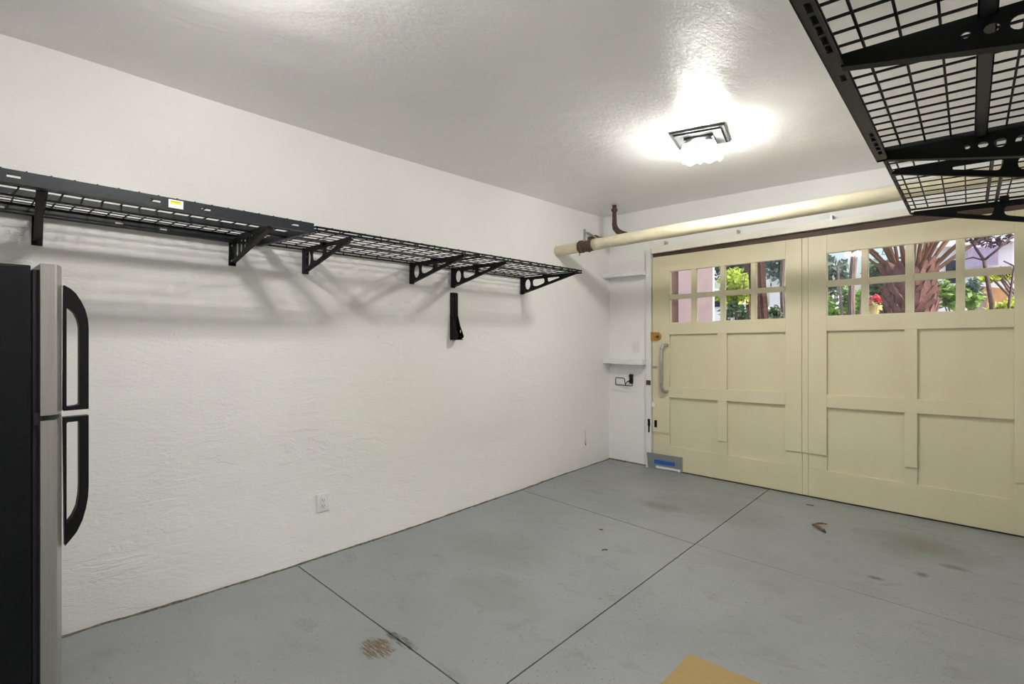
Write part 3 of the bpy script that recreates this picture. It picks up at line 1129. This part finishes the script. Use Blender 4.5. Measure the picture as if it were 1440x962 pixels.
m.build('foot', M['black_steel'], t)

t = thing('cable_stub', 'thin white cable end sticking out of the left wall near the far corner', 'cable', (0.0, 4.28, 0.29))
m = MB()
m.tube([(-0.005, 4.28, 0.36), (0.012, 4.28, 0.345), (0.016, 4.282, 0.27), (0.010, 4.283, 0.225)], 0.005, 6)
m.build('cable', M['white_plastic'], t, smooth=True)
m = MB()
m.tube([(0.010, 4.283, 0.225), (0.012, 4.284, 0.212)], 0.005, 6)
m.build('tip', M['slot_dark'], t)

# ------------------------------------------------------------------ ceiling lamps
LX, LY = 1.635, 3.17


def ceiling_lamp(label):
    t = thing('ceiling_lamp', label, 'lamp', (LX, LY, 2.52))
    rot = Matrix.Rotation(radians(14), 3, 'Z')
    C0 = Vector((LX, LY, 0))

    def q(x, y, z):
        return tuple(C0 + rot @ Vector((x, y, 0)) + Vector((0, 0, z)))
    m = MB()
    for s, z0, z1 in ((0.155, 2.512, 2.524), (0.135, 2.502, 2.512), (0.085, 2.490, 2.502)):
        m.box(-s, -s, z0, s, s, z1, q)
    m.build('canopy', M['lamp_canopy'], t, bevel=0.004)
    m = MB()
    m.lathe([(0.0005, 2.415), (0.014, 2.420), (0.020, 2.435), (0.014, 2.450), (0.020, 2.47), (0.03, 2.49)], C0, 16)
    m.build('finial', M['lamp_metal'], t, smooth=True)
    for k in range(4):
        a = radians(14 + 45 + 90 * k)
        dv = Vector((cos(a), sin(a), 0))
        p0 = C0 + dv * 0.02 + Vector((0, 0, 2.45))
        p1 = C0 + dv * 0.062 + Vector((0, 0, 2.462))
        m = MB()
        m.tube([p0, p1], 0.007, 8)
        m.lathe([(0.016, -0.012), (0.016, 0.012)], p1, 10)
        arm = m.build('arm', M['lamp_metal'], t)
        pb = p1 + dv * 0.02 + Vector((0, 0, -0.02))
        m = MB()
        m.lathe([(0.0005, -0.026), (0.012, -0.023), (0.022, -0.012), (0.0255, 0.0), (0.022, 0.014), (0.014, 0.026), (0.012, 0.034)], pb, 14)
        m.build('bulb', M['bulb'], arm, smooth=True)
        m = MB()
        m.lathe([(0.004, 0.046), (0.016, 0.045), (0.028, 0.036), (0.036, 0.020), (0.0345, 0.020), (0.027, 0.034), (0.012, 0.043)], pb, 18)
        m.build('cap', M['lamp_metal'], arm, smooth=True)
        m = MB()
        prof = [(0.036, 0.019), (0.041, 0.006), (0.046, -0.012), (0.053, -0.032), (0.064, -0.050)]

        def wv(r, h, an):
            s_ = max(0.0, (r - 0.045) / 0.02)
            return r * (1 + 0.12 * s_ * sin(5 * an)), h + 0.010 * s_ * sin(5 * an)
        m.lathe(prof, pb, 30, 'z', wave=wv)
        m.build('glass_shade', M['shade'], arm, smooth=True)
    return t


lamp = ceiling_lamp('lit flush ceiling lamp with wavy glass shades on square canopy')
lamp2 = copy_tree(lamp)
lamp2['label'] = 'second lit ceiling lamp overhead near the camera, above the fridge aisle, outside the photograph'
lamp2.location = (1.46, 0.55, 2.52)

# ------------------------------------------------------------------ cardboard box and floor debris
t = thing('cardboard_box', 'plain tan cardboard box whose top corner enters the bottom edge', 'box', (2.56, 1.24, 0))
bx0, bx1, by0, by1, bz = 2.334, 2.80, 1.00, 1.459, 0.40
m = MB()
m.box(bx0, by0, 0.0, bx1, by1, bz - 0.008)
m.build('carton', M['cardboard'], t, bevel=0.002)
for x0, x1 in ((bx0, (bx0 + bx1) / 2 - 0.001), ((bx0 + bx1) / 2 + 0.001, bx1)):
    m = MB()
    m.box(x0, by0, bz - 0.0075, x1, by1, bz - 0.003)
    m.build('flap', M['cardboard'], t, bevel=0.001)

t = thing('dead_leaf', 'curled brown dead leaf on the grey floor before the cream door', 'leaf', (2.09, 3.985, 0))
for nm, pts, w in (('leaf_blade', [(2.055, 4.02, 0.010), (2.075, 4.0, 0.020), (2.10, 3.985, 0.014), (2.13, 3.955, 0.008), (2.14, 3.94, 0.020)], 0.020),
                   ('leaf_blade', [(2.055, 4.025, 0.008), (2.085, 4.03, 0.024), (2.115, 4.03, 0.030), (2.14, 4.02, 0.034)], 0.013)):
    m = MB()
    m.tube(pts, [w * (0.35 + 0.65 * sin(pi * (i + 0.6) / len(pts))) * 0.55 for i in range(len(pts))], 6)
    m.build(nm, M['dead_leaf'], t)
m = MB()
m.tube([(2.14, 3.942, 0.016), (2.150, 3.926, 0.008)], 0.006, 6)
m.build('stalk', M['rust'], t)
for (x, y, l, ang, lab) in [(1.236, 2.72, 0.035, 0.9, 'tiny dark chip of debris midway along the left wall floor'),
                            (1.04, 2.98, 0.025, 0.3, 'tiny dark fleck beside the floor joint towards the far corner'),
                            (1.93, 4.48, 0.05, 0.1, 'thin dark twig lying close to the foot of the door')]:
    m = MB()
    dx, dy = cos(ang) * l / 2, sin(ang) * l / 2
    m.tube([(x - dx, y - dy, 0.003), (x, y + 0.003, 0.005), (x + dx, y + dy, 0.003)], 0.0028, 6)
    o = m.build('debris', M['dark_grime'], org=(x, y, 0))
    tag(o, lab, 'debris')

# ------------------------------------------------------------------ outside, seen through the panes
def gz(y):
    return 0.0 if y < 5.4 else (y - 5.4) * 0.125


m = MB()
m.add([(-25, 4.925, -0.03), (25, 4.925, -0.03), (25, 5.4, 0.0), (-25, 5.4, 0.0), (25, 40, gz(40) * 0.6 + 0.6), (-25, 40, gz(40) * 0.6 + 0.6), (25, 16, gz(16)), (-25, 16, gz(16))],
      [(0, 1, 2, 3), (3, 2, 6, 7), (7, 6, 4, 5)])
tag(m.build('ground', M['asphalt']), kind='structure')

m = MB()
m.box(0.065, 6.2, 0.0, 0.495, 6.25, 3.6)
tag(m.build('stucco_wall', M['stucco_pink'], org=(0.29, 6.45, 0.1)), 'pink stucco pier outside the left panes of the door', 'wall')
m = MB()
m.box(-0.55, 6.21, 0.0, 0.063, 6.28, 3.5)
tag(m.build('timber_post', M['post_brown'], org=(-0.2, 6.4, 0.1)), 'broad brown timber post left of the pink pier outside', 'post')


def foliage(c, r, n, s, seed):
    rnd = random.Random(seed)
    m = MB()
    clumps = [Vector((rnd.gauss(0, 1), rnd.gauss(0, 1), rnd.gauss(0, 1))).normalized() * rnd.uniform(0.3, 0.85) for _ in range(max(5, n // 55))]
    for i in range(n):
        q = rnd.choice(clumps) + Vector((rnd.gauss(0, 0.19), rnd.gauss(0, 0.19), rnd.gauss(0, 0.17)))
        p = Vector((c[0] + q.x * r[0], c[1] + q.y * r[1], c[2] + q.z * r[2]))
        u = Vector((rnd.gauss(0, 1), rnd.gauss(0, 1), rnd.gauss(0, 0.7))).normalized()
        w = u.cross(Vector((rnd.gauss(0, 1), rnd.gauss(0, 1), rnd.gauss(0, 1)))).normalized()
        k = s * rnd.uniform(0.6, 1.3)
        m.add([p - u * k, p + w * k * 0.45, p + u * k, p - w * k * 0.45], [(0, 1, 2, 3)])
    return m


def plant(name, label, cat, base, c, r, n, s, seed, leaf, stem_r=0.03, bark='bark_grey', group=None):
    t = thing(name, label, cat, base, group)
    tag(foliage(c, r, n, s, seed).build('foliage', M[leaf], t, recalc=False), kind='stuff')
    m = MB()
    b, cc = Vector(base), Vector(c)
    mid = b.lerp(cc, 0.5) + Vector((0.05, 0.02, 0))
    m.tube([b, mid, cc], [stem_r, stem_r * 0.8, stem_r * 0.5], 8)
    rnd = random.Random(seed + 7)
    for _ in range(5):
        e = cc + Vector((rnd.uniform(-0.6, 0.6) * r[0], rnd.uniform(-0.6, 0.6) * r[1], rnd.uniform(-0.2, 0.6) * r[2]))
        m.tube([mid, (mid + e) / 2 + Vector((0, 0, 0.05)), e], [stem_r * 0.6, stem_r * 0.45, stem_r * 0.2], 6)
    m.build('stem', M[bark], t)
    return t


G = 'shrubs and trees beyond the garage door'
plant('yellow_shrub', 'sunlit yellow green bush right of the pink pier outside', 'shrub', (-0.75, 10.3, gz(10.3)), (-0.68, 10.2, 2.15), (0.42, 0.4, 0.38), 1300, 0.06, 3, 'leaf_yellow', 0.03, group=G)
plant('dark_tree', 'dark green tree rising behind the yellow green bush outside', 'tree', (-3.1, 18.2, gz(18.2) * 0.95), (-3.18, 18.2, 3.95), (1.1, 0.9, 1.1), 2800, 0.13, 4, 'leaf_dark', 0.10, group=G)
plant('low_shrub', 'dark sparse shrub below the yellow green bush outside', 'shrub', (-0.55, 9.3, gz(9.3)), (-0.36, 9.3, 1.62), (0.24, 0.22, 0.24), 300, 0.055, 5, 'leaf_dark', 0.02, group=G)
plant('grey_green_tree', 'grey green airy tree right of the redwood trunk outside', 'tree', (-1.4, 16.2, gz(16.2)), (-1.42, 16.1, 3.25), (0.7, 0.6, 0.7), 900, 0.085, 6, 'leaf_blue', 0.05, group=G)
plant('low_shrub', 'dark sparse shrub right of the redwood trunk outside', 'shrub', (0.02, 10.1, gz(10.1)), (0.02, 10.1, 1.60), (0.22, 0.25, 0.24), 260, 0.05, 8, 'leaf_dark', 0.02, group=G)
plant('grey_green_tree', 'blue green tree in the first pane column of the right door leaf', 'tree', (0.30, 12.2, gz(12.2)), (0.42, 12.0, 2.35), (0.42, 0.5, 0.62), 900, 0.085, 9, 'leaf_blue', 0.06, group=G)
plant('hedge_shrub', 'olive hedge low in the first pane column of the right leaf', 'shrub', (1.05, 10.6, gz(10.6)), (1.08, 10.6, 1.80), (0.36, 0.3, 0.50), 800, 0.06, 10, 'leaf_green', 0.03, group=G)
plant('dark_tree', 'dark tree behind the palm between grey trunk and palm trunk', 'tree', (1.25, 13.0, gz(13.0)), (1.35, 12.8, 2.2), (0.55, 0.5, 0.7), 1000, 0.09, 11, 'leaf_dark', 0.07, group=G)
plant('bright_shrub', 'bright green bush close behind the palm trunk on its right', 'shrub', (2.52, 9.2, gz(9.2)), (2.53, 9.2, 1.80), (0.26, 0.26, 0.26), 520, 0.055, 12, 'leaf_green', 0.02, group=G)
plant('bright_shrub', 'light green bush at lower right corner of the last pane', 'shrub', (3.05, 9.3, gz(9.3)), (3.04, 9.3, 1.62), (0.20, 0.2, 0.14), 420, 0.045, 13, 'leaf_yellow', 0.02, group=G)
plant('bright_shrub', 'light green overhanging branch leaves across the last pane column', 'shrub', (3.6, 10.2, gz(10.2)), (2.98, 10.1, 2.12), (0.30, 0.3, 0.11), 420, 0.055, 14, 'leaf_yellow', 0.03, group=G)
plant('low_shrub', 'grey green shrub at left of the last lower pane', 'shrub', (2.66, 9.6, gz(9.6)), (2.68, 9.6, 1.88), (0.14, 0.2, 0.26), 260, 0.045, 15, 'leaf_blue', 0.02, group=G)


def tree_trunk(name, label, x, y, r, h, bark, lean=0.0, seed=1):
    t = thing(name, label, 'tree', (x, y, gz(y)))
    rnd = random.Random(seed)
    m = MB()
    k = 14
    ph = [rnd.uniform(0, 9) for _ in range(3)]

    def tp(u, v):
        a = 2 * pi * u
        rr = r * (1.2 - 0.35 * v) * (1 + 0.07 * sin(9 * a + ph[0] + 3 * v) + 0.05 * sin(15 * a + ph[1]) + 0.08 * noise.noise(Vector((cos(a) * 2, sin(a) * 2, v * 5))))
        return (x + lean * v + 0.02 * sin(v * 12) + rr * cos(a), y + rr * sin(a), gz(y) - 0.05 + h * v)
    m.add(*grid(tp, 60, 16))
    m.build('trunk', M[bark], t, smooth=True)
    return t


t1 = tree_trunk('redwood_tree', 'reddish brown redwood trunk behind the rightmost panes of left leaf', 0.335, 8.5, 0.105, 5.0, 'bark', -0.16, 1)
tag(foliage((0.3, 8.6, 5.6), (0.5, 0.5, 0.6), 500, 0.10, 21).build('foliage', M['leaf_dark'], t1, recalc=False), kind='stuff')
t2 = tree_trunk('slender_tree', 'slender brown trunk just left of the redwood trunk outside', -0.70, 11.0, 0.066, 5.0, 'bark', 0.05, 2)
tag(foliage((-0.66, 11.3, 6.1), (0.4, 0.4, 0.6), 400, 0.10, 22).build('foliage', M['leaf_dark'], t2, recalc=False), kind='stuff')
t3 = tree_trunk('slender_tree', 'thin mauve brown trunk at the right edge of left leaf panes', -0.05, 11.0, 0.055, 4.0, 'bark_grey', 0.0, 3)
tag(foliage((-0.05, 11.1, 5.6), (0.3, 0.4, 0.6), 300, 0.10, 23).build('foliage', M['leaf_dark'], t3, recalc=False), kind='stuff')
t4 = tree_trunk('slender_tree', 'grey multi-stemmed trunk in first pane column of the right leaf', 1.20, 9.9, 0.042, 4.2, 'bark_grey', 0.20, 4)
tag(foliage((1.40, 10.0, 5.0), (0.4, 0.4, 0.4), 350, 0.09, 24).build('foliage', M['leaf_blue'], t4, recalc=False), kind='stuff')
m = MB()
m.tube([(1.26, 9.9, 0.5), (1.34, 9.9, 1.4), (1.42, 9.95, 2.1)], [0.035, 0.028, 0.018], 10)
m.tube([(1.16, 9.9, 0.5), (1.12, 9.9, 1.6), (1.04, 9.95, 2.4)], [0.03, 0.025, 0.016], 10)
m.build('branch', M['bark_grey'], t4, smooth=True)

# fine bare branches across the last pane column
t = thing('flowering_tree', 'plum leaved tree with forked bare branches across the last pane column', 'tree', (2.95, 7.6, gz(7.6)))
m = MB()
for pts, rs in [([(2.97, 7.6, 0.25), (2.93, 7.55, 1.6), (2.87, 7.5, 2.08)], [0.03, 0.022, 0.017]),
                ([(2.87, 7.5, 2.08), (2.96, 7.5, 2.17), (3.12, 7.5, 2.34)], [0.013, 0.011, 0.007]),
                ([(2.87, 7.5, 2.08), (2.80, 7.5, 2.22), (2.72, 7.5, 2.45)], [0.014, 0.012, 0.010]),
                ([(2.87, 7.5, 2.08), (2.78, 7.5, 2.12), (2.68, 7.5, 2.10)], [0.010, 0.008, 0.005]),
                ([(3.04, 7.5, 0.3), (3.06, 7.5, 1.6), (3.10, 7.5, 2.0), (3.02, 7.5, 2.06)], [0.018, 0.012, 0.010, 0.006])]:
    m.tube(pts, rs, 8)
m.build('branch', M['bark_dark'], t, smooth=True)
tag(foliage((2.90, 7.5, 2.27), (0.24, 0.12, 0.10), 200, 0.028, 31).build('foliage', M['leaf_plum'], t, recalc=False), kind='stuff')

# palm
PX, PY, PZ = 2.19, 8.0, 2.00
t = thing('palm_tree', 'stout palm with reddish trunk and fanned fronds outside the right leaf', 'palm', (PX, PY, gz(PY)))
m = MB()
k = 10
m.tube([(PX, PY, gz(PY) - 0.05 + (PZ + 0.1 - gz(PY)) * s / k) for s in range(k + 1)], [0.28, 0.26, 0.25, 0.24, 0.235, 0.235, 0.235, 0.24, 0.245, 0.23, 0.16], 18)
m.build('trunk', M['palm_trunk'], t, smooth=True)
bm_ = MB()
bm_.add([(0, -0.075, -0.05), (0, 0.075, -0.05), (0.035, 0.05, 0.03), (0.035, -0.05, 0.03), (0.075, -0.02, 0.13), (0.075, 0.02, 0.13), (-0.02, -0.04, 0.08), (-0.02, 0.04, 0.08)],
        [(0, 1, 2, 3), (3, 2, 5, 4), (4, 5, 7, 6), (0, 3, 4, 6), (1, 7, 5, 2), (0, 6, 7, 1)])
boot = bm_.mesh('leaf_base', M['palm_boot'])
rnd = random.Random(5)
for i in range(150):
    a = i * 2.39996
    z = 1.15 + (PZ + 0.10 - 1.15) * i / 149
    o = bpy.data.objects.new('leaf_base', boot)
    o.parent = t
    o.location = (0.232 * cos(a), 0.232 * sin(a), z - gz(PY))
    o.rotation_euler = (rnd.uniform(-0.35, 0.35), rnd.uniform(-0.25, 0.15), a)
    o.scale = (rnd.uniform(0.7, 1.1), rnd.uniform(0.6, 0.95), rnd.uniform(0.7, 1.1))
    col.objects.link(o)
fm = MB()
L = 1.9
rp = []
for s in range(11):
    q = s / 10
    rp.append(Vector((L * q, 0, -0.28 * L * q * q)))
fm.tube(rp, [0.024 - 0.020 * s / 10 for s in range(11)], 6)
n_stalk = len(fm.f)
for s in range(56):
    q = 0.30 + 0.70 * s / 55
    p = Vector((L * q, 0, -0.28 * L * q * q))
    ll = 0.36 * math.sin(pi * min(1, (q - 0.22) * 1.2)) + 0.06
    for sg in (-1, 1):
        e = p + Vector((ll * 0.62, sg * ll * 0.75, 0.10 * ll))
        w = Vector((0.011, 0, 0.004))
        fm.add([p - w, p + w, e], [(0, 1, 2)])
fr = fm.mesh('frond', M['frond_stalk'], recalc=False)
fr.materials.append(M['frond'])
for i, pl in enumerate(fr.polygons):
    if i >= n_stalk:
        pl.material_index = 1
for i in range(27):
    a = i * 2.39996 + 0.4
    el = radians(46 + 40 * (i / 26.0))
    o = bpy.data.objects.new('frond', fr)
    o.parent = t
    o.location = (0.14 * cos(a), 0.14 * sin(a), PZ - 0.06 + 0.16 * i / 26 - gz(PY))
    o.rotation_euler = (rnd.uniform(-0.3, 0.3), -el, a)
    o.scale = (1, rnd.uniform(0.8, 1.1), rnd.uniform(0.8, 1.2))
    col.objects.link(o)

# flowers in a pot on a stand wall
t = thing('flower_pot', 'red and pink flowers in a pale pot left of the palm trunk', 'flower pot', (1.535, 10.0, gz(10)))
m = MB()
m.box(1.40, 9.86, gz(10) - 0.1, 1.68, 10.14, 1.58)
m.build('pedestal', M['house_white'], t)
m = MB()
m.lathe([(0.0005, 1.58), (0.07, 1.58), (0.10, 1.72), (0.105, 1.74), (0.0005, 1.735)], (1.555, 10.0, 0), 16)
m.build('pot', M['pot'], t)
tag(foliage((1.585, 9.97, 1.84), (0.07, 0.07, 0.075), 130, 0.035, 41).build('red_flowers', M['petal'], t, recalc=False), kind='stuff')
tag(foliage((1.485, 9.97, 1.82), (0.055, 0.06, 0.085), 90, 0.035, 42).build('pink_flowers', M['petal_pink'], t, recalc=False), kind='stuff')

# parked white car up the slope
cx, cy, cz = -2.55, 14.0, gz(14.0) - 0.10
t = thing('parked_car', 'white parked car with dark windows beyond the yellow green bush', 'car', (cx, cy, cz))
prof = [(-2.1, 0.32), (2.15, 0.32), (2.2, 0.62), (2.1, 0.86), (1.25, 0.95), (0.65, 1.42), (-1.05, 1.48), (-1.75, 1.0), (-2.15, 0.92)]
m = MB()
m.prism(prof, lambda u, v: (cx + u * 0.9, cy - 0.82, cz + v), lambda u, v: (cx + u * 0.9, cy + 0.82, cz + v))
m.build('car_body', M['car_white'], t, bevel=0.03)
for poly in ([(1.08, 0.97), (0.60, 1.36), (-0.10, 1.39), (-0.10, 0.98)], [(-0.20, 0.98), (-0.20, 1.39), (-0.98, 1.40), (-1.50, 1.02)]):
    m = MB()
    m.prism(poly, lambda u, v: (cx + u * 0.9, cy - 0.835, cz + v), lambda u, v: (cx + u * 0.9, cy - 0.80, cz + v))
    m.build('car_window', M['car_glass'], t)
for wx in (-1.3, 1.35):
    for wy in (-0.80, 0.80):
        m = MB()
        m.lathe([(0.0005, -0.10), (0.22, -0.10), (0.33, -0.09), (0.33, 0.09), (0.22, 0.10), (0.0005, 0.10)], (cx + wx * 0.9, cy + wy, cz + 0.33), 20, 'y')
        m.build('wheel', M['tyre'], t)

# pale house with lilac roof far behind
t = thing('house', 'pale house with lilac roof far behind the bare branches', 'house', (2.9, 18.5, gz(18)))
m = MB()
m.box(1.6, 18.0, 0.9, 5.2, 22.0, 3.55)
m.build('wall', M['house_white'], t)
m = MB()
m.prism([(2.40, 2.95), (2.97, 2.95), (2.97, 3.42), (2.42, 3.42)], lambda u, v: (u, 17.4, v), lambda u, v: (u, 18.0, v + 0.15))
m.build('porch_roof', M['roof_lilac'], t)
m = MB()
m.prism([(1.4, 3.55), (5.4, 3.55), (3.4, 4.6)], lambda u, v: (u, 17.8, v), lambda u, v: (u, 22.2, v))
m.build('roof', M['house_white'], t)
m = MB()
m.box(1.95, 17.97, 2.6, 2.3, 18.0, 3.2)
m.build('window', M['car_glass'], t)
t = thing('garden_wall', 'terracotta garden wall with a pale gate low in the last pane', 'wall', (2.9, 12.0, gz(12)))
m = MB()
out = [(2.60, 0.7), (3.4, 0.7), (3.4, 2.02), (3.0, 2.05), (2.78, 2.10), (2.60, 2.02)]
m.plate(out, [[(2.71, 0.8), (2.83, 0.8), (2.83, 1.96), (2.77, 2.0), (2.71, 1.96)]], 0.25, lambda u, v, w: (u, 12.12 + w, v))
m.build('wall', M['terracotta'], t)
m = MB()
m.box(2.70, 12.12, 0.8, 2.84, 12.16, 1.99)
m.build('gate', M['house_white'], t)
t = thing('house', 'pale wall of a house behind the first pane column trees', 'house', (-2.3, 20.6, gz(20)))
m = MB()
m.box(-3.2, 20.6, 1.2, -1.4, 23.6, 3.4)
m.build('wall', M['house_white'], t)
m = MB()
m.prism([(-3.4, 3.4), (-1.2, 3.4), (-2.3, 4.1)], lambda u, v: (u, 20.4, v), lambda u, v: (u, 23.8, v))
m.build('roof', M['roof_lilac'], t)
